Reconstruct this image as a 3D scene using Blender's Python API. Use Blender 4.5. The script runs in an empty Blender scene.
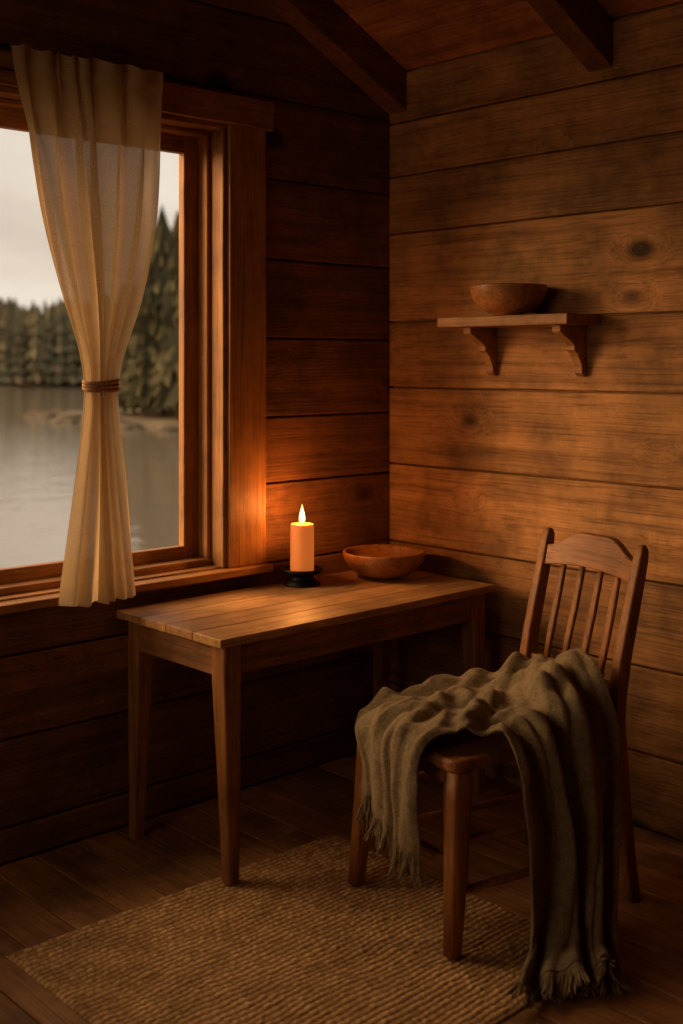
import bpy, math, random, time
from mathutils import Vector, Matrix, noise
random.seed(7)
T0=time.time()
scene=bpy.context.scene
scene.view_settings.view_transform='Standard'
scene.view_settings.exposure=0.0

# ------------------------------------------------------------ mesh helpers
class MB:
    def __init__(s): s.v=[];s.f=[];s.r=[]
    def add(s,vs,fs,r=None):
        if r is None: r=random.random()
        o=len(s.v); s.v+= [tuple(p) for p in vs]
        for f in fs: s.f.append(tuple(i+o for i in f)); s.r.append(r)
    def hexa(s,p,r=None):
        s.add(p,[(0,3,2,1),(4,5,6,7),(0,1,5,4),(1,2,6,5),(2,3,7,6),(3,0,4,7)],r)
    def box(s,x0,x1,y0,y1,z0,z1,r=None):
        s.hexa([(x0,y0,z0),(x1,y0,z0),(x1,y1,z0),(x0,y1,z0),(x0,y0,z1),(x1,y0,z1),(x1,y1,z1),(x0,y1,z1)],r)
    def sweep(s,pts,sizes,n=12,ref=(0,1,0),pw=0.5,r=None,cap=True):
        pts=[Vector(p) for p in pts]; ref=Vector(ref); vs=[];fs=[]
        for i,p in enumerate(pts):
            t=(pts[min(i+1,len(pts)-1)]-pts[max(i-1,0)]).normalized()
            a=ref.cross(t).normalized(); b=t.cross(a)
            w,d=sizes[i]
            for k in range(n):
                th=2*math.pi*(k+.5)/n; c,sn=math.cos(th),math.sin(th)
                cx=math.copysign(abs(c)**pw,c)*w/2; cy=math.copysign(abs(sn)**pw,sn)*d/2
                vs.append(p+a*cx+b*cy)
        for i in range(len(pts)-1):
            for k in range(n):
                k2=(k+1)%n
                fs.append((i*n+k,i*n+k2,(i+1)*n+k2,(i+1)*n+k))
        if cap:
            fs.append(tuple(range(n-1,-1,-1))); fs.append(tuple(range((len(pts)-1)*n,len(pts)*n)))
        s.add(vs,fs,r)
    def lathe(s,prof,c=(0,0,0),n=64,r=None,fn=None):
        vs=[];fs=[]
        for (rr,z) in prof:
            for k in range(n):
                a=2*math.pi*k/n; q=rr
                if fn: q=rr*fn(a,z)
                vs.append((c[0]+q*math.cos(a),c[1]+q*math.sin(a),c[2]+z))
        for i in range(len(prof)-1):
            for k in range(n):
                k2=(k+1)%n
                fs.append((i*n+k,i*n+k2,(i+1)*n+k2,(i+1)*n+k))
        s.add(vs,fs,r)
    def obj(s,name,mat,parent=None,bevel=0,smooth=False,segs=2):
        me=bpy.data.meshes.new(name); me.from_pydata(s.v,[],s.f); me.update()
        at=me.attributes.new('rnd','FLOAT','FACE'); at.data.foreach_set('value',s.r)
        ob=bpy.data.objects.new(name,me); scene.collection.objects.link(ob)
        if mat: me.materials.append(mat)
        if smooth: me.polygons.foreach_set('use_smooth',[True]*len(me.polygons))
        if bevel:
            b=ob.modifiers.new('Bevel','BEVEL'); b.width=bevel; b.segments=segs; b.limit_method='ANGLE'; b.angle_limit=math.radians(40)
        if parent: ob.parent=parent
        return ob
def empty(name,loc=(0,0,0),rz=0):
    e=bpy.data.objects.new(name,None); e.location=loc; e.rotation_euler=(0,0,rz); e.empty_display_size=.1
    scene.collection.objects.link(e); return e
def sstep(a,b,x):
    t=max(0,min(1,(x-a)/(b-a))); return t*t*(3-2*t)
def lerp_tab(tab,x):
    if x<=tab[0][0]: return tab[0][1]
    for (a,va),(b,vb) in zip(tab,tab[1:]):
        if x<=b:
            t=(x-a)/(b-a); return va+(vb-va)*t
    return tab[-1][1]

# ------------------------------------------------------------ material helpers
def new_mat(name):
    m=bpy.data.materials.new(name); m.use_nodes=True
    nt=m.node_tree; b=nt.nodes['Principled BSDF']; return m,nt,b
def N(nt,t,**kw):
    n=nt.nodes.new(t)
    for k,v in kw.items(): setattr(n,k,v)
    return n
def L(nt,a,b): nt.links.new(a,b)
def ramp(nt,stops,interp='LINEAR'):
    n=nt.nodes.new('ShaderNodeValToRGB'); cr=n.color_ramp; cr.interpolation=interp
    while len(cr.elements)<len(stops): cr.elements.new(.5)
    for e,(p,c) in zip(cr.elements,stops):
        e.position=p; e.color=(c[0],c[1],c[2],1) if not isinstance(c,(int,float)) else (c,c,c,1)
    return n
def mult(nt,a,b,fac=1.0):
    m=nt.nodes.new('ShaderNodeMix'); m.data_type='RGBA'; m.blend_type='MULTIPLY'; m.inputs[0].default_value=fac
    L(nt,a,m.inputs[6]); L(nt,b,m.inputs[7]); return m.outputs[2]

def wood(name,dark,light,axis='x',along=.9,across=34,rough=.62,knots=True,var=.4,bump=.3,spec=.3,warp=.7,kscale=1.0,stain=.85):
    m,nt,b=new_mat(name)
    tc=N(nt,'ShaderNodeTexCoord'); at=N(nt,'ShaderNodeAttribute',attribute_name='rnd')
    sc=N(nt,'ShaderNodeVectorMath',operation='SCALE'); sc.inputs[0].default_value=(37.3,11.7,23.1); L(nt,at.outputs['Fac'],sc.inputs['Scale'])
    ad=N(nt,'ShaderNodeVectorMath',operation='ADD'); L(nt,tc.outputs['Object'],ad.inputs[0]); L(nt,sc.outputs[0],ad.inputs[1])
    ix='xyz'.index(axis)
    mk=N(nt,'ShaderNodeMapping'); s=[3.4*kscale]*3; s[ix]=2.1*kscale; mk.inputs['Scale'].default_value=s; L(nt,ad.outputs[0],mk.inputs[0])
    vo=N(nt,'ShaderNodeTexVoronoi'); vo.inputs['Scale'].default_value=1.0; L(nt,mk.outputs[0],vo.inputs['Vector'])
    mg=N(nt,'ShaderNodeMapping'); s=[across]*3; s[ix]=along; mg.inputs['Scale'].default_value=s; L(nt,ad.outputs[0],mg.inputs[0])
    kr=N(nt,'ShaderNodeMapRange'); kr.inputs[1].default_value=0.0; kr.inputs[2].default_value=.3; kr.inputs[3].default_value=1.5; kr.inputs[4].default_value=0; L(nt,vo.outputs['Distance'],kr.inputs[0])
    dn=N(nt,'ShaderNodeTexNoise'); dn.inputs['Scale'].default_value=2.0; dn.inputs['Detail'].default_value=1; L(nt,ad.outputs[0],dn.inputs['Vector'])
    dm=N(nt,'ShaderNodeMath',operation='MULTIPLY_ADD'); L(nt,dn.outputs[0],dm.inputs[0]); dm.inputs[1].default_value=warp
    if knots: L(nt,kr.outputs[0],dm.inputs[2])
    else: dm.inputs[2].default_value=0
    cb=N(nt,'ShaderNodeVectorMath',operation='ADD'); L(nt,mg.outputs[0],cb.inputs[0]); L(nt,dm.outputs[0],cb.inputs[1])
    n1=N(nt,'ShaderNodeTexNoise'); n1.inputs['Scale'].default_value=.8; n1.inputs['Detail'].default_value=7; n1.inputs['Roughness'].default_value=.68; L(nt,cb.outputs[0],n1.inputs['Vector'])
    n2=N(nt,'ShaderNodeTexNoise'); n2.inputs['Scale'].default_value=5.0; n2.inputs['Detail'].default_value=4; L(nt,cb.outputs[0],n2.inputs['Vector'])
    r1=ramp(nt,[(.22,dark),(.5,[a*.35+c*.65 for a,c in zip(dark,light)]),(.75,light)]); L(nt,n1.outputs[0],r1.inputs[0])
    r2=ramp(nt,[(.33,.5),(.50,1.0)]); L(nt,n2.outputs[0],r2.inputs[0])
    col=mult(nt,r1.outputs[0],r2.outputs[0],.75)
    n3=N(nt,'ShaderNodeTexNoise'); n3.inputs['Scale'].default_value=3.4; n3.inputs['Detail'].default_value=9; n3.inputs['Roughness'].default_value=.72; L(nt,ad.outputs[0],n3.inputs['Vector'])
    r3=ramp(nt,[(.36,.42),(.6,1.15)]); L(nt,n3.outputs[0],r3.inputs[0]); col=mult(nt,col,r3.outputs[0],stain)
    wn=N(nt,'ShaderNodeTexWhiteNoise',noise_dimensions='1D'); L(nt,at.outputs['Fac'],wn.inputs['W'])
    mr=N(nt,'ShaderNodeMapRange'); mr.inputs[3].default_value=1-var/2; mr.inputs[4].default_value=1+var/2; L(nt,wn.outputs['Value'],mr.inputs[0])
    col=mult(nt,col,mr.outputs[0])
    if knots:
        kn=N(nt,'ShaderNodeMath',operation='MULTIPLY_ADD'); L(nt,n3.outputs[0],kn.inputs[0]); kn.inputs[1].default_value=-.14; L(nt,vo.outputs['Distance'],kn.inputs[2])
        rk=ramp(nt,[(.0,.15),(.04,.5),(.09,1.0)]); L(nt,kn.outputs[0],rk.inputs[0]); col=mult(nt,col,rk.outputs[0])
    L(nt,col,b.inputs['Base Color'])
    b.inputs['Roughness'].default_value=rough; b.inputs['Specular IOR Level'].default_value=spec
    bp=N(nt,'ShaderNodeBump'); bp.inputs['Strength'].default_value=bump; bp.inputs['Distance'].default_value=.01
    mm=N(nt,'ShaderNodeMath',operation='MULTIPLY'); L(nt,n1.outputs[0],mm.inputs[0]); L(nt,r2.outputs[0],mm.inputs[1])
    L(nt,mm.outputs[0],bp.inputs['Height']); L(nt,bp.outputs[0],b.inputs['Normal'])
    return m
def plain(name,c,rough=.6,metal=0,noise_amt=.2,scale=20,spec=.4):
    m,nt,b=new_mat(name)
    tc=N(nt,'ShaderNodeTexCoord'); n=N(nt,'ShaderNodeTexNoise'); n.inputs['Scale'].default_value=scale; n.inputs['Detail'].default_value=4
    L(nt,tc.outputs['Object'],n.inputs['Vector'])
    r=ramp(nt,[(.3,[x*(1-noise_amt) for x in c]),(.7,[x*(1+noise_amt) for x in c])]); L(nt,n.outputs[0],r.inputs[0])
    L(nt,r.outputs[0],b.inputs['Base Color']); b.inputs['Roughness'].default_value=rough; b.inputs['Metallic'].default_value=metal
    b.inputs['Specular IOR Level'].default_value=spec
    return m

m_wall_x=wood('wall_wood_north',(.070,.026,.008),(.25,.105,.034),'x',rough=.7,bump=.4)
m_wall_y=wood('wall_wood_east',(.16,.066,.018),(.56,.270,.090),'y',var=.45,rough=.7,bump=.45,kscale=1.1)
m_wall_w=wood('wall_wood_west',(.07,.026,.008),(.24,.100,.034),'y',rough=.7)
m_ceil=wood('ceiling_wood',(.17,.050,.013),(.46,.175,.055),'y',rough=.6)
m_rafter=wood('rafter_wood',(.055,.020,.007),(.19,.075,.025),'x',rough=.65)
m_floor=wood('floor_wood',(.14,.060,.021),(.45,.22,.084),'y',rough=.55)
m_trimz=wood('casing_wood_v',(.20,.074,.018),(.50,.23,.066),'z',knots=False,var=.25,rough=.5,stain=.6)
m_trimx=wood('casing_wood_h',(.20,.074,.018),(.50,.23,.066),'x',knots=False,var=.25,rough=.5,stain=.6)
m_table=wood('table_top_wood',(.18,.082,.024),(.64,.34,.130),'x',rough=.42,var=.3,bump=.2,across=34,stain=.75)
m_tleg=wood('table_leg_wood',(.13,.048,.013),(.36,.15,.042),'z',knots=False,rough=.5,var=.2,stain=.6)
m_chair=wood('chair_wood',(.15,.052,.014),(.43,.175,.050),'z',knots=False,rough=.42,var=.2,across=40,stain=.6)
m_bowl=wood('bowl_wood',(.16,.060,.016),(.40,.165,.050),'x',knots=False,rough=.42,along=6,across=22,stain=.5)
m_shelf=wood('shelf_wood',(.16,.066,.020),(.48,.23,.078),'y',knots=False,rough=.55,var=.2)

# ------------------------------------------------------------ room shell
RX0,RY0=-4.6,-4.8
EAVE=2.737; SL=.5
WX0,WX1,WZ0,WZ1=-2.50,-.84,.82,2.42   # window opening
G=.0034
zl=[0,.11,.385,.645,.811,1.11,1.357,1.652,1.947,2.247,2.55,2.84,3.12,3.4,3.7,4.0]
mb=MB()
def nboard(x0,x1,z0,z1,r):
    if x1-x0>.01 and z1-z0>.01: mb.box(x0,x1,0,.03,z0+G,z1-G,r)
for z0,z1 in zip(zl,zl[1:]):
    r=random.random()
    xr=.03 if z0<=EAVE else -(z0-EAVE)/SL
    xl=RX0 if z0<=EAVE else RX0+(z0-EAVE)/SL
    if z1<=WZ0 or z0>=WZ1: nboard(xl,xr,z0,z1,r)
    else:
        nboard(WX1,xr,z0,z1,r); nboard(xl,WX0,z0,z1,r)
        if z0<WZ0: nboard(WX0,WX1,z0,WZ0,r)
        if z1>WZ1: nboard(WX0,WX1,WZ1,z1,r)
for a in [(RX0-.15,WX0,-.12,EAVE),(WX1,.15,-.12,EAVE),(WX0,WX1,-.12,WZ0),(WX0,WX1,WZ1,EAVE)]:
    mb.box(a[0],a[1],.031,.16,a[2],a[3],.5)
mb.add([(RX0-.15,.035,EAVE),(.15,.035,EAVE),(-2.3,.035,4.1),(RX0-.15,.16,EAVE),(.15,.16,EAVE),(-2.3,.16,4.1)],[(0,1,2),(5,4,3),(0,3,4,1),(1,4,5,2),(2,5,3,0)],.5)
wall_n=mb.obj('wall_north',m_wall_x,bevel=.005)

mb=MB()
zr=[0,.25,.54,.832,1.148,1.459,1.726,2.083,2.316,2.534,EAVE]
rs=[.31,.77,.12,.64,.93,.45,.22,.58,.83,.07]
for (z0,z1),r in zip(zip(zr,zr[1:]),rs): mb.box(0,.03,RY0,-.0005,z0+G,z1-G,r)
mb.box(.031,.15,RY0-.15,.16,-.12,EAVE+.02,.5)
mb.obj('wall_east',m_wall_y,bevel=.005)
VY0,VY1,VZ0,VZ1=-2.05,-.45,.85,2.35
mb=MB()
for i in range(10):
    z0,z1=i*EAVE/10,(i+1)*EAVE/10
    if z1<=VZ0 or z0>=VZ1: mb.box(RX0-.03,RX0,RY0,0,z0+G,z1-G)
    else:
        mb.box(RX0-.03,RX0,RY0,VY0,z0+G,z1-G); mb.box(RX0-.03,RX0,VY1,0,z0+G,z1-G)
        if z0<VZ0: mb.box(RX0-.03,RX0,VY0,VY1,z0+G,VZ0)
        if z1>VZ1: mb.box(RX0-.03,RX0,VY0,VY1,VZ1,z1-G)
for a in [(RY0-.15,VY0,-.12,EAVE),(VY1,.16,-.12,EAVE),(VY0,VY1,-.12,VZ0),(VY0,VY1,VZ1,EAVE)]:
    mb.box(RX0-.15,RX0-.031,a[0],a[1],a[2],a[3])
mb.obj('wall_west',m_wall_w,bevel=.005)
w2=empty('added_west_window',(0,0,0))  # unseen window, added to let fill light in from the west
mb=MB()
mb.box(RX0,RX0+.028,VY0-.13,VY0,VZ0,VZ1); mb.box(RX0,RX0+.028,VY1,VY1+.13,VZ0,VZ1)
mb.box(RX0-.11,RX0-.07,VY0,VY0+.06,VZ0,VZ1); mb.box(RX0-.11,RX0-.07,VY1-.06,VY1,VZ0,VZ1); mb.box(RX0-.11,RX0-.07,(VY0+VY1)/2-.025,(VY0+VY1)/2+.025,VZ0,VZ1)
mb.obj('casing_sides',m_trimz,w2,bevel=.004)
mb=MB()
mb.box(RX0,RX0+.034,VY0-.16,VY1+.16,VZ1,VZ1+.11); mb.box(RX0,RX0+.06,VY0-.15,VY1+.15,VZ0-.03,VZ0)
mb.box(RX0-.11,RX0-.07,VY0+.06,VY1-.06,VZ1-.06,VZ1); mb.box(RX0-.11,RX0-.07,VY0+.06,VY1-.06,VZ0,VZ0+.06)
mb.obj('casing_head_and_sill',m_shelf,w2,bevel=.004)

mb=MB()
for i in range(14):
    z0,z1=i*.28,(i+1)*.28
    xr=0. if z0<=EAVE else -(z0-EAVE)/SL
    xl=RX0 if z0<=EAVE else RX0+(z0-EAVE)/SL
    if xr-xl>.05: mb.box(xl,xr,RY0-.03,RY0,z0+G,z1-G)
mb.box(RX0-.15,.15,RY0-.15,RY0-.031,-.12,4.0)
mb.obj('wall_south',m_wall_x,bevel=.005)

mb=MB()
w=.15; x=RX0
while x<0:
    x1=min(0,x+w); cuts=[RY0]
    while cuts[-1]<0: cuts.append(min(0,cuts[-1]+random.uniform(1.4,2.8)))
    for a,bb in zip(cuts,cuts[1:]): mb.box(x+.002,x1-.002,a+.001,bb-.001,-.03,0)
    x=x1
mb.box(RX0-.15,.15,RY0-.15,.16,-.12,-.031,.5)
floor=mb.obj('floor',m_floor,bevel=.003)

mb=MB()
def zc(x): return EAVE+SL*(-x) if x>-2.3 else EAVE+SL*(x+4.6)
def cboard(xa,xb,t0,t1,y0,y1,r):
    za,zb=zc(xa),zc(xb)
    mb.hexa([(xa,y0,za+t0),(xb,y0,zb+t0),(xb,y1,zb+t0),(xa,y1,za+t0),(xa,y0,za+t1),(xb,y0,zb+t1),(xb,y1,zb+t1),(xa,y1,za+t1)],r)
n=14
for i in range(n):
    xb=-2.3*i/n; xa=-2.3*(i+1)/n
    cboard(xa+.002,xb-.002,0,.03,RY0,0,random.random())
    cboard(-4.6-xb+.002,-4.6-xa-.002,0,.03,RY0,0,random.random())
for (xa,xb) in [(-2.3,.15),(-4.75,-2.3001)]:
    za=zc(xa) if xa>-4.6 else EAVE-.075; zb=zc(xb) if xb<0 else EAVE-.075
    mb.hexa([(xa,RY0-.15,za+.032),(xb,RY0-.15,zb+.032),(xb,.16,zb+.032),(xa,.16,za+.032),(xa,RY0-.15,za+.15),(xb,RY0-.15,zb+.15),(xb,.16,zb+.15),(xa,.16,za+.15)],.5)
mb.obj('ceiling',m_ceil,bevel=.004)
for yc in (-.052,-1.03,-2.05,-3.07,-4.09):
    mb=MB()
    for (xa,xb) in [(-2.3,-.001),(-4.599,-2.3)]:
        za,zb=zc(xa)-.001,zc(xb)-.001; d=.165
        mb.hexa([(xa,yc-.05,za-d),(xb,yc-.05,zb-d),(xb,yc+.05,zb-d),(xa,yc+.05,za-d),(xa,yc-.05,za),(xb,yc-.05,zb),(xb,yc+.05,zb),(xa,yc+.05,za)])
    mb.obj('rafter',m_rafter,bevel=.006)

# ------------------------------------------------------------ window
win=empty('window_1',(0,0,0))
mb=MB()
mb.box(WX1,-.672,-.028,-.0005,WZ0,WZ1,.3); mb.box(WX0-.168,WX0,-.028,-.0005,WZ0,WZ1,.6)
mb.box(WX1-.02,WX1,-.012,.16,WZ0,WZ1-.02,.2); mb.box(WX0,WX0+.02,-.012,.16,WZ0,WZ1-.02,.8)
mb.box(WX1-.038,WX1-.02,.06,.115,WZ0+.02,WZ1-.038,.9); mb.box(WX0+.02,WX0+.038,.06,.115,WZ0+.02,WZ1-.038,.1)
mb.box(WX1-.10,WX1-.02,.115,.15,WZ0+.02,WZ1-.02,.4); mb.box(WX0+.02,WX0+.10,.115,.15,WZ0+.02,WZ1-.02,.7)
mb.box(-1.93,-1.86,.115,.15,WZ0+.02,WZ1-.02,.45)
mb.obj('casing_sides',m_trimz,win,bevel=.004)
mb=MB()
mb.box(WX0-.2,-.64,-.036,-.0005,WZ1,WZ1+.105,.35)
mb.box(WX0,WX1,-.012,.16,WZ1-.02,WZ1,.15)
mb.box(WX0+.02,WX1-.02,.06,.115,WZ1-.038,WZ1-.02,.9)
mb.box(WX0+.02,WX1-.02,.116,.149,WZ1-.10,WZ1-.02,.5)
mb.box(WX0+.02,WX1-.02,.116,.149,WZ0+.02,WZ0+.075,.65)
mb.box(WX0+.02,WX1-.02,.05,.115,WZ0+.005,WZ0+.03,.65)
mb.box(WX0-.19,-.665,-.062,-.0005,WZ0-.028,WZ0,.25); mb.box(WX0,WX1,-.0005,.16,WZ0-.02,WZ0+.006,.25)
mb.obj('casing_head_and_sill',m_trimx,win,bevel=.004)
m_glass,nt,b=new_mat('window_glass')
tr=N(nt,'ShaderNodeBsdfTransparent'); gl=N(nt,'ShaderNodeBsdfGlossy'); gl.inputs['Roughness'].default_value=.02
mx=N(nt,'ShaderNodeMixShader'); mx.inputs[0].default_value=.02; L(nt,tr.outputs[0],mx.inputs[1]); L(nt,gl.outputs[0],mx.inputs[2])
L(nt,mx.outputs[0],nt.nodes['Material Output'].inputs['Surface'])
mb=MB(); mb.box(WX0+.09,WX1-.09,.131,.134,WZ0+.07,WZ1-.095); mb.obj('glass_pane',m_glass,win)

# ------------------------------------------------------------ curtain
m_cur,nt,b=new_mat('linen_curtain')
def wave(nt,vec,dirn,scale,dist=1.5):
    w=N(nt,'ShaderNodeTexWave',wave_type='BANDS',bands_direction=dirn); w.inputs['Scale'].default_value=scale; w.inputs['Distortion'].default_value=dist; w.inputs['Detail'].default_value=2; w.inputs['Detail Scale'].default_value=3
    L(nt,vec,w.inputs['Vector']); return w.outputs['Fac']
uvn=N(nt,'ShaderNodeUVMap')
wa=wave(nt,uvn.outputs[0],'X',95,7); wb=wave(nt,uvn.outputs[0],'Y',85,7)
mm=N(nt,'ShaderNodeMath',operation='ADD'); L(nt,wa,mm.inputs[0]); L(nt,wb,mm.inputs[1])
rc=ramp(nt,[(.05,(.42,.285,.135)),(.95,(.74,.55,.30))]); hf=N(nt,'ShaderNodeMath',operation='MULTIPLY'); hf.inputs[1].default_value=.5; L(nt,mm.outputs[0],hf.inputs[0]); L(nt,hf.outputs[0],rc.inputs[0])
L(nt,rc.outputs[0],b.inputs['Base Color']); b.inputs['Roughness'].default_value=.9; b.inputs['Specular IOR Level'].default_value=.1
bp=N(nt,'ShaderNodeBump'); bp.inputs['Strength'].default_value=.3; bp.inputs['Distance'].default_value=.002; L(nt,mm.outputs[0],bp.inputs['Height']); L(nt,bp.outputs[0],b.inputs['Normal'])
tl=N(nt,'ShaderNodeBsdfTranslucent'); L(nt,rc.outputs[0],tl.inputs['Color'])
mx=N(nt,'ShaderNodeMixShader'); mx.inputs[0].default_value=.5; L(nt,b.outputs[0],mx.inputs[1]); L(nt,tl.outputs[0],mx.inputs[2])
tp=N(nt,'ShaderNodeBsdfTransparent'); mx2=N(nt,'ShaderNodeMixShader'); mx2.inputs[0].default_value=.04
L(nt,mx.outputs[0],mx2.inputs[1]); L(nt,tp.outputs[0],mx2.inputs[2]); L(nt,mx2.outputs[0],nt.nodes['Material Output'].inputs['Surface'])

Ltab=[(.785,-1.555),(1.1,-1.512),(1.38,-1.475),(1.49,-1.468),(1.6,-1.49),(1.755,-1.555),(2.0,-1.635),(2.28,-1.695),(2.54,-1.735)]
Rtab=[(.785,-1.270),(1.1,-1.318),(1.38,-1.36),(1.49,-1.370),(1.6,-1.338),(1.755,-1.268),(2.0,-1.205),(2.28,-1.174),(2.54,-1.160)]
def smooth_tab(tab,z): return sum(lerp_tab(tab,z+dz) for dz in (-.08,-.04,0,.04,.08))/5
def build_curtain(name,mirror=None):
    cur=empty(name,(0,0,0))
    NU,NV=260,150; vs=[];uv=[]
    for j in range(NV+1):
        z=.795+(2.53-.795)*j/NV
        l,r=smooth_tab(Ltab,z),smooth_tab(Rtab,z); wd=r-l
        tight=sstep(.5,.1,wd)
        A=.027+.014*sstep(2.5,2.0,z)*(1-tight)-.008*tight
        if abs(z-1.49)<.05: A*=.75+.25*abs(z-1.49)/.05
        hd=sstep(2.42,2.45,z)*sstep(2.485,2.45,z)
        A*=(1-.5*hd)*(1-.35*sstep(2.3,2.4,z))
        for i in range(NU+1):
            u=i/NU
            uu=u+.05*math.sin(u*8+z*1.3)+.028*math.sin(u*19+z*1.6+1)
            ph=uu*2*math.pi*6.0
            top=sstep(2.1,2.45,z)
            y=-.102+A*((1-.45*top)*math.sin(ph)+(.25+.40*top)*math.sin(ph*2.07+z*2)+.35*math.sin(uu*6+z*2.5))
            x=l+wd*u+.22*wd/6.0*math.sin(ph+1.2)*.85
            zz=z
            if j<=1: zz+=.004*math.sin(u*21)
            if j>=NV-1: zz+=.007*math.sin(ph*2+.5)
            vs.append((x,y,zz)); uv.append((u*1.1,z))
    fs=[];
    for j in range(NV):
        for i in range(NU):
            a=j*(NU+1)+i; fs.append((a,a+1,a+NU+2,a+NU+1))
    if mirror is not None:
        vs=[(mirror-x,y,z) for x,y,z in vs]; fs=[f[::-1] for f in fs]
    me=bpy.data.meshes.new('drape'); me.from_pydata(vs,[],fs); me.update()
    ul=me.uv_layers.new(name='UVMap')
    for lp in me.loops: ul.data[lp.index].uv=uv[lp.vertex_index]
    me.polygons.foreach_set('use_smooth',[True]*len(me.polygons)); me.materials.append(m_cur)
    ob=bpy.data.objects.new('drape',me); scene.collection.objects.link(ob); ob.parent=cur
    mb=MB(); cx=-1.418 if mirror is None else mirror+1.418
    for k,(dz,tt) in enumerate([(-.012,0),(.0,.3),(.012,.6)]):
        pts=[]
        for i in range(41):
            a=2*math.pi*i/40
            pts.append((cx+.058*math.cos(a),-.102+.034*math.sin(a),1.49+dz+.006*math.sin(a*1+tt)))
        mb.sweep(pts,[(.014,.014)]*41,n=8,ref=(0,0,1),pw=1,cap=False)
    mb.obj('tieback',plain('tieback_cord',(.38,.20,.10),.9,noise_amt=.35,scale=120),cur,smooth=True)
    return cur
build_curtain('window_curtain')
build_curtain('window_curtain',mirror=-3.86)
rod=empty('curtain_rod')
mb=MB(); mb.sweep([(-2.75,-.0445,2.46),(-1.16,-.0445,2.46)],[(.010,.010)]*2,n=16,ref=(0,0,1),pw=1)
for xx in (-2.72,-1.93): mb.box(xx-.008,xx+.008,-.044,-.0362,2.452,2.468)
mb.obj('rod',m_rafter,rod,smooth=False)

# ------------------------------------------------------------ table
TX0,TX1,TY0,TY1=-1.340,-.09,-.634,-.068
tab=empty('writing_table',((TX0+TX1)/2,(TY0+TY1)/2,0))
hx,hy=(TX1-TX0)/2,(TY1-TY0)/2
mb=MB(); nb=4
for i in range(nb):
    y0=-hy+2*hy*i/nb; mb.box(-hx,hx,y0+(.0008 if i else 0),y0+2*hy/nb-.0008,.724,.75)
mb.obj('tabletop',m_table,tab,bevel=.003,segs=3)
mb=MB()
for sx in (-1,1):
    for sy in (-1,1):
        cx,cy=sx*(hx-.062),sy*(hy-.054)
        zb=.0145 if (sx<0 and sy<0) else 0.0
        ix,iy=sx*.002,sy*.024
        mb.sweep([(cx+ix,cy+iy,zb),(cx+ix*.5,cy+iy*.5,.35),(cx,cy,.61),(cx,cy,.723)],[(.038,.038),(.054,.054),(.066,.066),(.066,.066)],n=16,ref=(0,1,0),pw=.22)
mb.obj('legs',m_tleg,tab,smooth=False)
mb=MB()
for sy in (-1,1): mb.box(-hx+.085,hx-.085,sy*(hy-.045)-.011,sy*(hy-.045)+.011,.625,.7235)
mb.obj('apron_long',wood('apron_long_wood',(.11,.042,.013),(.32,.135,.042),'x',knots=False),tab,bevel=.003)
mb=MB()
for sx in (-1,1): mb.box(sx*(hx-.045)-.011,sx*(hx-.045)+.011,-hy+.085,hy-.085,.625,.7235)
mb.obj('apron_short',wood('apron_wood',(.11,.042,.013),(.32,.135,.042),'y',knots=False),tab,bevel=.003)

# ------------------------------------------------------------ candle
can=empty('pillar_candle',(-.606,-.153,.7505))
m_iron=plain('black_iron',(.012,.010,.009),.45,metal=.6)
mb=MB()
mb.lathe([(r_,z_*1.14) for r_,z_ in [(0,.0),(.066,.0),(.068,.004),(.064,.010),(.048,.018),(.042,.026),(.046,.032),(.066,.038),(.074,.044),(.075,.052),(.072,.053),(.069,.047),(.05,.043),(0,.042)]])
mb.obj('candle_holder',m_iron,can,smooth=True)
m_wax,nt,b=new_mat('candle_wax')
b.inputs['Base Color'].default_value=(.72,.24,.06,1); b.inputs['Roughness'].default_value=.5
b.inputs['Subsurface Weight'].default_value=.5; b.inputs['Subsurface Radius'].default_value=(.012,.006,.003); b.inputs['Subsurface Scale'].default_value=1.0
b.inputs['Emission Color'].default_value=(1,.24,.04,1); b.inputs['Emission Strength'].default_value=.40  # wax emits an even orange glow, imitating candlight shining through it
def rim(a,z): return 1+.008*math.sin(3*a+z*20)+.006*math.sin(7*a)
up_=.0075
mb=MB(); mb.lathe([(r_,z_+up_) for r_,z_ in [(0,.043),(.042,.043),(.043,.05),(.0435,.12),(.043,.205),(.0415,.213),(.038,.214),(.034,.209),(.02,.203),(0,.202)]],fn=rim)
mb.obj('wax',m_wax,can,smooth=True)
mb=MB(); mb.sweep([(0,0,.2+up_),(.0008,0,.212+up_),(.002,0,.222+up_)],[(.003,.003)]*3,n=8,pw=1); mb.obj('wick',plain('wick',(.02,.012,.008),.9),can)
m_fl,nt,b=new_mat('flame')
tc=N(nt,'ShaderNodeTexCoord'); sp=N(nt,'ShaderNodeSeparateXYZ'); L(nt,tc.outputs['Object'],sp.inputs[0])
mr=N(nt,'ShaderNodeMapRange'); mr.inputs[1].default_value=.212+up_; mr.inputs[2].default_value=.285+up_; L(nt,sp.outputs[2],mr.inputs[0])
rr=ramp(nt,[(0,(1,.30,.05)),(.22,(1,.62,.22)),(.6,(1,.72,.32)),(1,(1,.40,.08))]); L(nt,mr.outputs[0],rr.inputs[0])
em=N(nt,'ShaderNodeEmission'); em.inputs['Strength'].default_value=2.0; L(nt,rr.outputs[0],em.inputs[0])
tp=N(nt,'ShaderNodeBsdfTransparent'); tp.inputs[0].default_value=(1,1,1,1)
ads=N(nt,'ShaderNodeAddShader'); L(nt,em.outputs[0],ads.inputs[0]); L(nt,tp.outputs[0],ads.inputs[1]); L(nt,ads.outputs[0],nt.nodes['Material Output'].inputs['Surface'])
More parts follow.
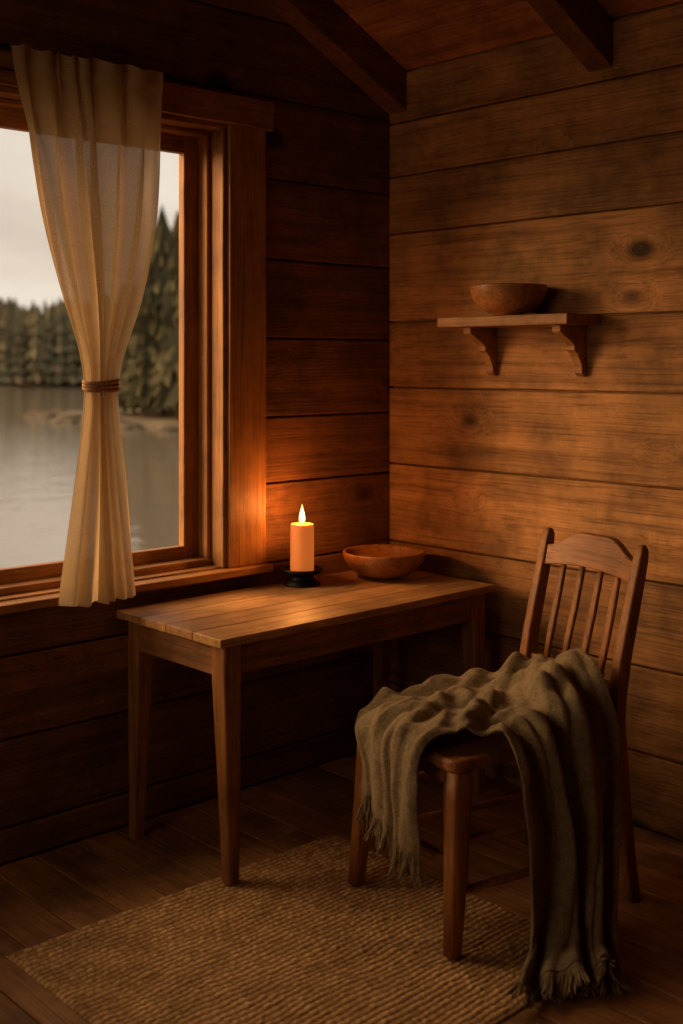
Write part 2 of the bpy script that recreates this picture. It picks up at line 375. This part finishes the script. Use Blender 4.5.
mb=MB(); mb.lathe([(r_,z_+up_) for r_,z_ in [(0,.212),(.006,.215),(.0105,.224),(.0115,.233),(.010,.246),(.0065,.261),(.003,.274),(0,.287)]],n=24); mb.obj('flame',m_fl,can,smooth=True)
ld=bpy.data.lights.new('candle_light','POINT'); ld.energy=4.0; ld.color=(1,.34,.07); ld.shadow_soft_size=.012
lo=bpy.data.objects.new('candle_light',ld); lo.location=(0,0,.265); lo.parent=can; scene.collection.objects.link(lo)

# ------------------------------------------------------------ bowls
def bowl(name,loc,R,H,rb):
    mb=MB(); prof=[(0,.004),(rb*.85,.004),(rb*.9,0),(rb,0),(rb*1.04,.008)]
    for i in range(1,13):
        t=i/12; prof.append((rb*1.04+(R-rb*1.04)*math.sin(t*math.pi/2)**.85,.008+(H-.008)*(1-math.cos(t*math.pi/2))**.8))
    prof+= [(R-.003,H+.003),(R-.010,H+.001)]
    for i in range(11,-1,-1):
        t=i/12; prof.append(((R-.012)*math.sin(t*math.pi/2)**.8,.016+(H-.016)*(1-math.cos(t*math.pi/2))**.9))
    mb.lathe(prof,n=72); ob=mb.obj(name,m_bowl,smooth=True); ob.location=loc; return ob
bowl('wooden_bowl',(-.287,-.258,.7505),.156,.098,.06)
bowl('wooden_bowl',(-.142,-.738,1.7285),.137,.104,.055)

# ------------------------------------------------------------ shelf
sh=empty('wall_shelf',(0,-.74,1.69))
mb=MB(); mb.box(-.20,-.001,-.293,.293,0,.037); mb.obj('shelf_board',m_shelf,sh,bevel=.004)
mb=MB()
for yc in (.185,-.215):
    prof=[(-.001,0),(-.155,0),(-.155,-.022)]
    for i in range(1,9):
        t=i/9; prof.append((-.145+.075*math.sin(t*math.pi/2)**1.0-.0,-.03-.05*t-.0))
    for i in range(0,7):
        t=i/6; prof.append((-.075+.045*t**.6,-.085-.055*t))
    prof+= [(-.028,-.165),(-.012,-.178),(-.001,-.178)]
    prof=[(x,z-.0006) for x,z in prof]
    k=len(prof); vs=[(x,yc-.017,z) for x,z in prof]+[(x,yc+.017,z) for x,z in prof]
    fs=[tuple(range(k)),tuple(range(2*k-1,k-1,-1))]+[(i,i+k,(i+1)%k+k,(i+1)%k) for i in range(k)]
    mb.add(vs,fs)
mb.obj('brackets',m_shelf,sh,bevel=.002)

# ------------------------------------------------------------ rug
m_rug,nt,b=new_mat('jute_rug')
at=N(nt,'ShaderNodeAttribute',attribute_name='hgt'); tc=N(nt,'ShaderNodeTexCoord')
nz=N(nt,'ShaderNodeTexNoise'); nz.inputs['Scale'].default_value=160; nz.inputs['Detail'].default_value=4; L(nt,tc.outputs['Object'],nz.inputs['Vector'])
nl=N(nt,'ShaderNodeTexNoise'); nl.inputs['Scale'].default_value=9; nl.inputs['Detail'].default_value=5; L(nt,tc.outputs['Object'],nl.inputs['Vector'])
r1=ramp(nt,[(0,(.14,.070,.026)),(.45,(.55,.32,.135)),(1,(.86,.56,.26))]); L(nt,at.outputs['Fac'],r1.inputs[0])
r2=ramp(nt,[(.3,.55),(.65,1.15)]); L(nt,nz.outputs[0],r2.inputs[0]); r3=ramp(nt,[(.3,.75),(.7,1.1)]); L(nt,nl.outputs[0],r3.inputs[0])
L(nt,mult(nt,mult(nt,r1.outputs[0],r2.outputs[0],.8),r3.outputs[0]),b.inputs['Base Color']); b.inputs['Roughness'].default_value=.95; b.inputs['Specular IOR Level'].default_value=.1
bp=N(nt,'ShaderNodeBump'); bp.inputs['Strength'].default_value=.5; bp.inputs['Distance'].default_value=.004; L(nt,nz.outputs[0],bp.inputs['Height']); L(nt,bp.outputs[0],b.inputs['Normal'])
GX0,GX1,GY0,GY1=-1.965,-.80,-1.61,-.53
nx,ny=560,430; vs=[];hg=[]
for j in range(ny+1):
    for i in range(nx+1):
        x=GX0+(GX1-GX0)*i/nx; y=GY0+(GY1-GY0)*j/ny
        wob=.012*noise.noise(Vector((x*5,y*5,0)))+.004*noise.noise(Vector((x*22,y*22,4)))
        row=(y+wob)/.020; ri=math.floor(row); fy=row-ri
        jj=random.Random(ri).random()
        ph=(x+.016*noise.noise(Vector((x*14,ri*3.1,1))))/.025+ri*.5+jj*.7
        fx=ph-math.floor(ph)
        h=math.sin(math.pi*fy)**.6*(.55+.45*math.sin(math.pi*fx)**.7)
        h*=.75+.55*noise.noise(Vector((math.floor(ph)*1.7,ri*2.3,5)))
        h=max(0,min(1,h))
        e=min(i,nx-i,j*1.0,ny-j)/6; e=min(1,e)
        z=.002+(.004+.008*h)*e**.5
        if min(i,nx-i,j,ny-j)==0: x+=.003*noise.noise(Vector((x*60,y*60,0)));y+=.003*noise.noise(Vector((x*60,y*60,9)))
        vs.append((x,y,z)); hg.append(h)
fs=[]
for j in range(ny):
    for i in range(nx):
        a=j*(nx+1)+i; fs.append((a,a+1,a+nx+2,a+nx+1))
me=bpy.data.meshes.new('woven_jute_rug'); me.from_pydata(vs,[],fs); me.update()
a_=me.attributes.new('hgt','FLOAT','POINT'); a_.data.foreach_set('value',hg)
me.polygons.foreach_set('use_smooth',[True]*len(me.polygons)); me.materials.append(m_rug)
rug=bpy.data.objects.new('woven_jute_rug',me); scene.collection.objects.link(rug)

# ------------------------------------------------------------ chair
CH=Vector((-.80,-1.163,0)); CR=math.radians(-102.7)
chair=empty('dining_chair',CH,CR)
SH=.52
def py(z):
    return lerp_tab([(0,.385),(.25,.352),(.52,.335),(.65,.348),(1.02,.440)],z)
def rounded_poly(cs,rad,seg=6):
    out=[]; n=len(cs)
    for i in range(n):
        p=Vector(cs[i]);a=(Vector(cs[i-1])-p).normalized();b=(Vector(cs[(i+1)%n])-p).normalized()
        for k in range(seg+1):
            t=k/seg; q0=p+a*rad; q1=p+b*rad
            out.append(((1-t)**2*q0+2*t*(1-t)*p+t*t*q1))
    return out
pl=rounded_poly([(-.245,-.275),(.255,-.275),(.228,.348),(-.228,.348)],.045)
k=len(pl); mb=MB()
mb.add([(p.x,p.y,SH-.036) for p in pl]+[(p.x,p.y,SH) for p in pl],[tuple(range(k-1,-1,-1)),tuple(range(k,2*k))]+[(i,(i+1)%k,(i+1)%k+k,i+k) for i in range(k)])
m_rail=wood('rail_wood',(.15,.052,.015),(.44,.18,.052),'x',knots=False,rough=.42,var=.2,stain=.6)
seat=mb.obj('seat',m_rail,chair,bevel=.011,segs=4)
for i,sx in enumerate((-1,1)):
    mb=MB(); mb.sweep([(sx*.245,-.274,.0145),(sx*.232,-.252,.25),(sx*.222,-.241,.40),(sx*.219,-.236,SH-.037)],[(.042,.042),(.056,.056),(.066,.066),(.066,.066)],n=20,pw=.55)
    mb.obj('front_leg_%d'%(i+1),m_chair,chair,smooth=True)
    mb=MB(); zs=[0,.15,.3,.45,.52,.6,.7,.8,.9,.98,1.01,1.025]
    pts=[(sx*(.205+.004*max(0,(z-.5))*2+ (.02*(1-z/.5) if z<.5 else 0)),py(z),z) for z in zs]
    sz=[(.036,.036),(.038,.04),(.042,.046),(.043,.05),(.043,.05),(.04,.048),(.038,.046),(.037,.044),(.036,.042),(.034,.038),(.03,.032),(.016,.016)]
    mb.sweep(pts,sz,n=20,pw=.4); mb.obj('back_post_%d'%(i+1),m_chair,chair,smooth=True)
def extr(prof,t,name,mat,yfn):
    mb=MB(); k=len(prof)
    vs=[(x,yfn(z,x)-t/2,z) for x,z in prof]+[(x,yfn(z,x)+t/2,z) for x,z in prof]
    n2=k//2
    fs=[]
    for i in range(n2-1):
        a,b_,c,d=i,i+1,k-2-i,k-1-i
        fs+= [(a,b_,c,d),(d+k,c+k,b_+k,a+k)]
    for i in range(k): fs.append(((i+1)%k,i,i+k,(i+1)%k+k))
    mb.add(vs,fs); return mb.obj(name,mat,chair,bevel=.004,smooth=False)
nseg=24; low=[];up=[]
for i in range(nseg+1):
    t=-1+2*i/nseg; x=t*.196
    low.append((x,.912+.014*(1-t*t)))
    up.append((x,.975+.052*sstep(1,.30,abs(t))))
extr(low+up[::-1],.026,'crest_rail',m_rail,lambda z,x:py(z)+.016*(1-(x/.2)**2))
low=[(-.195+.39*i/8,.60) for i in range(9)]; up=[(x,.635) for x,_ in low]
extr(low+up[::-1],.02,'lower_rail',m_rail,lambda z,x:py(z)+.006)
mb=MB()
for xx in (-.122,-.041,.041,.122):
    bow=.016*(1-(xx/.2)**2)
    zs=[.625,.70,.80,.88,.93]
    mb.sweep([(xx,py(z)+.006+(bow-.006)*(z-.625)/.3,z) for z in zs],[(.018,.013),(.025,.015),(.028,.015),(.024,.015),(.019,.013)],n=12,pw=.6)
mb.obj('spindles',m_chair,chair,smooth=True)
mb=MB()
mb.sweep([(-.228,-.245,.235),(0,-.245,.235),(.228,-.245,.235)],[(.018,.018),(.026,.028),(.018,.018)],n=12,ref=(0,0,1),pw=.9)
for sx in (-1,1):
    for z in (.17,.30): mb.sweep([(sx*(.236-.01*z),-.25,z),(sx*.228,.02,z),(sx*.212,py(z),z)],[(.018,.018),(.026,.026),(.018,.018)],n=12,ref=(0,0,1),pw=.9)
mb.obj('stretchers',m_chair,chair,smooth=True)
mb=MB()
mb.box(-.2,.2,-.243,-.223,SH-.085,SH-.0365); mb.box(-.19,.19,.30,.317,SH-.085,SH-.0365)
mb.obj('seat_rails',m_rail,chair,bevel=.002)

# ------------------------------------------------------------ blanket (draped over the seat, down the side to the floor)
rails=[ # inner (x,y,z), outer (x,y,z)   chair-local
 ((.165,-.332,.255),(-.105,-.320,.345)),
 ((.165,-.328,.35),(-.120,-.320,.41)),
 ((.163,-.320,.43),(-.150,-.316,.47)),
 ((.165,-.306,.51),(-.180,-.304,.525)),
 ((.172,-.268,.545),(-.203,-.262,.550)),
 ((.190,-.215,.548),(-.210,-.10,.560)),
 ((.210,-.175,.550),(-.185,.09,.575)),
 ((.228,-.150,.552),(-.11,.22,.61)),
 ((.247,-.132,.553),(.01,.275,.655)),
 ((.268,-.120,.548),(.13,.275,.680)),
 ((.288,-.112,.515),(.235,.26,.640)),
 ((.304,-.108,.42),(.280,.26,.52)),
 ((.326,-.108,.28),(.315,.235,.36)),
 ((.360,-.125,.14),(.355,.19,.19)),
 ((.415,-.170,.050),(.440,.115,.060)),
 ((.475,-.240,.032),(.535,.045,.034))]
def cr(p0,p1,p2,p3,t):
    return [.5*((2*b)+(-a+c)*t+(2*a-5*b+4*c-d)*t*t+(-a+3*b-3*c+d)*t**3) for a,b,c,d in zip(p0,p1,p2,p3)]
flat=[list(a)+list(b) for a,b in rails]
path=[]
for i in range(len(flat)-1):
    P=[flat[max(0,i-1)],flat[i],flat[i+1],flat[min(len(flat)-1,i+2)]]
    for k in range(12): path.append(cr(*P,k/12))
path.append(flat[-1])
def mid(p): return Vector(((p[0]+p[3])/2,(p[1]+p[4])/2,(p[2]+p[5])/2))
cum=[0]
for a,b_ in zip(path,path[1:]): cum.append(cum[-1]+(mid(a)-mid(b_)).length)
tot=cum[-1]; q_edge1=cum[36]/tot; q_edge2=cum[120]/tot
def at_s(s):
    s=max(0,min(tot,s))
    for i in range(len(cum)-1):
        if s<=cum[i+1]+1e-9:
            t=(s-cum[i])/(cum[i+1]-cum[i]); return [a+(b_-a)*t for a,b_ in zip(path[i],path[i+1])]
    return path[-1]
Mch=Matrix.Translation(CH)@Matrix.Rotation(CR,4,'Z')
NL,NW=260,170
def fold(t): return math.sin(t)+.25*math.sin(2*t+.8)
vs=[]
for j in range(NL+1):
    s=tot*j/NL; p=at_s(s); pa=at_s(s-.015); pb=at_s(s+.015)
    q=s/tot
    hang1=sstep(q_edge1+.05,q_edge1-.06,q); hang2=sstep(q_edge2-.07,q_edge2+.06,q); seatz=1-max(hang1,hang2)
    I_,O_=Vector(p[:3]),Vector(p[3:])
    for i in range(NW+1):
        v=i/NW
        c=O_.lerp(I_,v); Tn=(Vector(pb[3:]).lerp(Vector(pb[:3]),v)-Vector(pa[3:]).lerp(Vector(pa[:3]),v)).normalized()
        W=(I_-O_).normalized(); Nn=W.cross(Tn).normalized()
        vv=v+.05*math.sin(q*6+v*4)+.045*math.sin(q*11+v*9)+.10*noise.noise(Vector((v*3,q*6,3)))
        A=.013*hang1+.026*hang2+.015*seatz
        f=fold(vv*2*math.pi*2.6+q*3.5+.8)
        f+=.5*fold(vv*2*math.pi*5.7-q*6+1)*(.45+.3*seatz)
        n_a=noise.noise(Vector((c.x*7+2,c.y*7,c.z*4))); n_b=noise.noise(Vector((c.x*13+7,c.y*13+3,c.z*6))); n_c=noise.noise(Vector((c.x*26+1,c.y*26+8,c.z*11)))
        rid=1-abs(n_a)*3.0; rid2=1-abs(n_b)*3.0
        off=A*f+.020*rid*(.15+.85*seatz)+.010*rid2*(.4+.6*seatz)+.005*n_c+.008
        edge=min(v,1-v)/.05
        if edge<1: off-=.006*(1-edge)
        pos=c+Nn*off
        hp=math.exp(-((pos.x-.08)**2/.016+(pos.y-.18)**2/.012))*seatz
        pos.z+=.026*hp
        for (a_,b_2,c0,wd_,am) in ((.75,.66,.00,.045,.026),(.55,.83,.13,.035,.020),(.85,.5,-.13,.04,.016)):
            r_=max(0,1-abs(pos.x*a_+(pos.y-.06)*b_2-c0+.02*math.sin(pos.x*14))/wd_); pos.z+=am*seatz*r_*r_*(3-2*r_)
        if -.262<pos.x<.262 and -.285<pos.y<.36:
            if pos.z>.49: pos.z=max(pos.z,SH+.006)
            elif q<.4: pos.y=min(pos.y,-.285)
            else: pos.x=max(pos.x,.264)
        if pos.x<.235 and pos.z>.5: pos.y=min(pos.y,.294)
        pos.z=max(pos.z,.020)
        vs.append(Mch@pos)
fs=[]
for j in range(NL):
    for i in range(NW):
        a=j*(NW+1)+i; fs.append((a,a+NW+1,a+NW+2,a+1))
me=bpy.data.meshes.new('throw_blanket'); me.from_pydata([tuple(v) for v in vs],[],fs); me.update()
blk=bpy.data.objects.new('throw_blanket',me); scene.collection.objects.link(blk)
sm=blk.modifiers.new('Smooth','SMOOTH'); sm.factor=.5; sm.iterations=4
m_blk,nt,b=new_mat('wool_throw')
tc=N(nt,'ShaderNodeTexCoord')
nz=N(nt,'ShaderNodeTexNoise'); nz.inputs['Scale'].default_value=300; nz.inputs['Detail'].default_value=4; L(nt,tc.outputs['Object'],nz.inputs['Vector'])
nl=N(nt,'ShaderNodeTexNoise'); nl.inputs['Scale'].default_value=60; nl.inputs['Detail'].default_value=5; L(nt,tc.outputs['Object'],nl.inputs['Vector'])
r1=ramp(nt,[(.3,(.13,.094,.050)),(.7,(.34,.255,.145))]); L(nt,nz.outputs[0],r1.inputs[0]); r2=ramp(nt,[(.3,.78),(.7,1.15)]); L(nt,nl.outputs[0],r2.inputs[0])
L(nt,mult(nt,r1.outputs[0],r2.outputs[0]),b.inputs['Base Color']); b.inputs['Roughness'].default_value=1; b.inputs['Specular IOR Level'].default_value=.05
b.inputs['Sheen Weight'].default_value=.3; b.inputs['Sheen Tint'].default_value=(.7,.52,.34,1)
bp=N(nt,'ShaderNodeBump'); bp.inputs['Strength'].default_value=.7; bp.inputs['Distance'].default_value=.004; L(nt,nz.outputs[0],bp.inputs['Height']); L(nt,bp.outputs[0],b.inputs['Normal'])
me.materials.append(m_blk); me.polygons.foreach_set('use_smooth',[True]*len(me.polygons))
so=blk.modifiers.new('Solid','SOLIDIFY'); so.thickness=.009; so.offset=0
mb=MB(); W1=NW+1
for end in (0,1):
    for i in range(170):
        fi=i/170*NW; i0=int(fi); t=fi-i0
        base=(0 if end==0 else NL*W1)
        p=me.vertices[base+i0].co.lerp(me.vertices[base+min(i0+1,NW)].co,t)
        pi=me.vertices[(base+i0)+(8*W1 if end==0 else -8*W1)].co
        d=(p-pi).normalized()
        g=d*.3+Vector((0,0,-1)) if end==0 else d+Vector((0,0,-.15))
        g.normalize(); cl=math.floor(i/6); rn=random.Random(cl+end*1000)
        drift=Vector((rn.uniform(-.45,.45),rn.uniform(-.45,.45),0)); ln=random.uniform(.065,.10)
        pts=[];qq=p.copy()
        for k in range(7):
            pts.append(Vector((qq.x,qq.y,max(qq.z,.016+random.random()*.004))))
            dd=g+drift*(k/4)+Vector((random.uniform(-.22,.22),random.uniform(-.22,.22),0))
            qq=qq+dd.normalized()*ln/6
        mb.sweep(pts,[(.0052,.0052)]*6+[(.0025,.0025)],n=5,ref=(.3,.9,.2),pw=1)
mb.obj('fringe',m_blk,blk,smooth=True)

# ------------------------------------------------------------ outdoors
LF=Vector((.6815,.7318,0)); LR=Vector((.7318,-.6815,0)); O=Vector((-3.4,-3.4,0))
def lk(d,x,z): v=O+LF*d+LR*x; return (v.x,v.y,z)
m_tree,nt,b=new_mat('conifer_needles')
at=N(nt,'ShaderNodeAttribute',attribute_name='rnd'); tc=N(nt,'ShaderNodeTexCoord')
nz=N(nt,'ShaderNodeTexNoise'); nz.inputs['Scale'].default_value=1.5; nz.inputs['Detail'].default_value=5; L(nt,tc.outputs['Object'],nz.inputs['Vector'])
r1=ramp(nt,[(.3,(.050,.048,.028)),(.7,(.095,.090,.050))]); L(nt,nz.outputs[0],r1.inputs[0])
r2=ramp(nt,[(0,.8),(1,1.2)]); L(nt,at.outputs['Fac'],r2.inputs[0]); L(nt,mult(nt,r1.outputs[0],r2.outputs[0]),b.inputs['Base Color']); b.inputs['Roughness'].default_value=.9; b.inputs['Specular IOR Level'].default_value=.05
m_far,nt,b=new_mat('hazed_forest_needles')
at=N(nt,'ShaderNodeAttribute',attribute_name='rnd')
r2=ramp(nt,[(0,(.105,.100,.064)),(1,(.125,.118,.074))]); L(nt,at.outputs['Fac'],r2.inputs[0]); L(nt,r2.outputs[0],b.inputs['Base Color']); b.inputs['Roughness'].default_value=.95; b.inputs['Specular IOR Level'].default_value=.05  # distance haze put into the colour: lighter, low-contrast needles
def tree(mb,x,y,z,h,r,layers=8,seg=9,fat=.85):
    rnd=random.random()
    mb.lathe([(r*.09,0),(r*.05,h*.5),(0.01,h)],(x,y,z),n=5,r=.0)
    for i in range(layers):
        t=i/layers; zb=h*(.06+.90*t); rr=r*(1-t)**fat*random.uniform(.75,1.2)+.1; hh=h*.26*(1-.4*t)
        n=seg*2; vs=[];a0=random.random()*6
        for k in range(n):
            a=a0+2*math.pi*k/n; q=rr*(random.uniform(.8,1.2) if k%2 else random.uniform(.4,.7))
            vs.append((x+q*math.cos(a),y+q*math.sin(a),z+zb-(.10*rr if k%2 else -.12*rr)))
        vs.append((x,y,min(z+zb+hh,z+h)))
        mb.add(vs,[(k,(k+1)%n,n) for k in range(n)],min(1,max(0,rnd+random.uniform(-.25,.25))))
mb=MB()
for i in range(3000):
    X=random.uniform(-190,110); D=152+38*random.random()**1.3
    h=random.uniform(7.6,9.8)*(1+.22*sstep(-45,-15,X))*(1+.22*noise.noise(Vector((X*.09,0,0))))+.07*(D-152); x,y,z=lk(D,X,-2+.06*(D-150))
    tree(mb,x,y,z,h,random.uniform(1.2,2.2),6,5,.6)
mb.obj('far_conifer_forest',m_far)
mb=MB()
random.seed(21)
for i in range(330):
    a=random.uniform(0,2*math.pi); q=random.random()**.5*.9
    X=9+26*q*math.cos(a); D=72+13*q*math.sin(a)
    h=random.uniform(8.0,13.0)*(.5+.5*sstep(-16,-9.5,X)); x,y,z=lk(D,X,-1.6)
    tree(mb,x,y,z,h,h*random.uniform(.14,.19),14,8,.75)
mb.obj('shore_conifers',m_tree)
m_bank=plain('shore_earth',(.10,.08,.048),.95,noise_amt=.5,scale=.8)
mb=MB(); vs=[];n=60;rings=[(1.0,-2.15),(.985,-1.95),(.93,-1.75),(.5,-1.6),(0.001,-1.4)]
for q,z in rings:
    for k in range(n):
        a=2*math.pi*k/n; w_=1+.06*math.sin(5*a)+.04*math.sin(11*a+1)
        vs.append(lk(72+15*q*w_*math.sin(a),9+27*q*w_*math.cos(a),z))
fs=[]
for i in range(len(rings)-1):
    for k in range(n): fs.append((i*n+k,i*n+(k+1)%n,(i+1)*n+(k+1)%n,(i+1)*n+k))
mb.add(vs,fs); mb.obj('peninsula_ground',m_bank,smooth=True)
mb=MB(); 
for k in range(120):
    a=random.uniform(math.pi*.8,math.pi*1.6); w_=1+.06*math.sin(5*a)+.04*math.sin(11*a+1); s_=random.uniform(.15,.6)
    c=lk(72+15*w_*math.sin(a),9+27*w_*math.cos(a),-1.98)
    vs=[];
    for (zz,rr) in [(-.4,.9),(0,1),(.35,.75),(.55,.3)]:
        for j in range(8):
            b2=j*math.pi/4; q=s_*rr*random.uniform(.8,1.2); vs.append((c[0]+q*math.cos(b2)*1.4,c[1]+q*math.sin(b2),c[2]+zz*s_))
    fs=[(i*8+j,i*8+(j+1)%8,(i+1)*8+(j+1)%8,(i+1)*8+j) for i in range(3) for j in range(8)]+[tuple(range(24,32))]
    mb.add(vs,fs)
mb.obj('shore_rocks',plain('shore_rock',(.10,.078,.052),.9,noise_amt=.4,scale=2),smooth=True)
mb=MB(); nn=40; vs=[]
for k in range(nn+1):
    X=-260+440*k/nn; e=3*math.sin(k*1.3)
    for (D,z) in [(148,-2.3),(150,-1.8),(200,1.5),(300,5)]: vs.append(lk(D+e,X,z))
mb.add(vs,[(k*4+i,(k+1)*4+i,(k+1)*4+i+1,k*4+i+1) for k in range(nn) for i in range(3)]); mb.obj('far_shore_ground',m_bank)
mb=MB(); vs=[]
for k in range(21):
    X=-30+60*k/20
    for (y,z) in [(.17,-.35),(3,-.6),(8,-1.5),(11+1.2*math.sin(k),-2.4)]: vs.append((X,y,z))
mb.add(vs,[(k*4+i,(k+1)*4+i,(k+1)*4+i+1,k*4+i+1) for k in range(20) for i in range(3)]); mb.obj('lakeside_bank',m_bank,smooth=True)
m_wat,nt,b=new_mat('lake_water')
tc=N(nt,'ShaderNodeTexCoord'); mp=N(nt,'ShaderNodeMapping'); mp.inputs['Rotation'].default_value=(0,0,math.radians(-43)); mp.inputs['Scale'].default_value=(.6,1.6,1); L(nt,tc.outputs['Object'],mp.inputs[0])
nz=N(nt,'ShaderNodeTexNoise'); nz.inputs['Scale'].default_value=1.0; nz.inputs['Detail'].default_value=5; L(nt,mp.outputs[0],nz.inputs['Vector'])
bp=N(nt,'ShaderNodeBump'); bp.inputs['Strength'].default_value=.10; bp.inputs['Distance'].default_value=.25; L(nt,nz.outputs[0],bp.inputs['Height']); L(nt,bp.outputs[0],b.inputs['Normal'])
b.inputs['Base Color'].default_value=(.17,.15,.12,1); b.inputs['Roughness'].default_value=.05; b.inputs['IOR'].default_value=2.3; b.inputs['Specular IOR Level'].default_value=1.0
mb=MB(); mb.add([(-400,5,-2),(500,5,-2),(500,600,-2),(-400,600,-2)],[(0,1,2,3)]); mb.obj('lake_water',m_wat)

# ------------------------------------------------------------ sky & lights
w=bpy.data.worlds.new('overcast_sky'); scene.world=w; w.use_nodes=True; nt=w.node_tree; bg=nt.nodes['Background']
tc=N(nt,'ShaderNodeTexCoord'); mp=N(nt,'ShaderNodeMapping'); mp.inputs['Scale'].default_value=(1,1,3.5); L(nt,tc.outputs['Generated'],mp.inputs[0])
nz=N(nt,'ShaderNodeTexNoise'); nz.inputs['Scale'].default_value=3.2; nz.inputs['Detail'].default_value=6; nz.inputs['Roughness'].default_value=.5; L(nt,mp.outputs[0],nz.inputs['Vector'])
r1=ramp(nt,[(.3,(.58,.49,.40)),(.5,(.79,.68,.56)),(.68,(.93,.82,.69))]); L(nt,nz.outputs[0],r1.inputs[0]); L(nt,r1.outputs[0],bg.inputs[0]); bg.inputs[1].default_value=1.0
def sun(name,dirv,e,ang,col,loc):
    sd=bpy.data.lights.new(name,'SUN'); sd.energy=e; sd.color=col; sd.angle=math.radians(ang)
    o=bpy.data.objects.new(name,sd); scene.collection.objects.link(o); o.rotation_euler=Vector(dirv).to_track_quat('-Z','Y').to_euler(); o.location=loc
sun('hazy_sun',(.76,-.62,-.24),4.3,34,(1,.60,.28),(-6,6,6))
sun('second_sun_fill',(.34,-.60,-.66),3.3,48,(1,.62,.31),(-5,7,8))  # second sun, added to brighten the table and rug
ad_=bpy.data.lights.new('west_fill_light','AREA'); ad_.shape='RECTANGLE'; ad_.size=1.6; ad_.size_y=1.5; ad_.energy=9; ad_.color=(1,.56,.26)  # fill lamp added outside the west opening to brighten the room
ao=bpy.data.objects.new('west_fill_light',ad_); scene.collection.objects.link(ao); ao.location=(RX0-.2,(VY0+VY1)/2,(VZ0+VZ1)/2+.0)
ao.rotation_euler=Vector((1,0,-.12)).to_track_quat('-Z','Y').to_euler()

# ------------------------------------------------------------ camera
cd=bpy.data.cameras.new('camera'); cam=bpy.data.objects.new('camera',cd); scene.collection.objects.link(cam)
cam.location=(-3.418,-3.384,1.57); cam.rotation_euler=(math.radians(90),0,math.radians(-42.96))
cd.sensor_fit='VERTICAL'; cd.sensor_height=36; cd.sensor_width=24; cd.lens=1172/1024*36; cd.shift_y=-152/1024; cd.clip_end=1500; cd.clip_start=.05
cd.dof.use_dof=True; cd.dof.focus_distance=3.8; cd.dof.aperture_fstop=2.0
scene.camera=cam
print('BUILD',time.time()-T0)
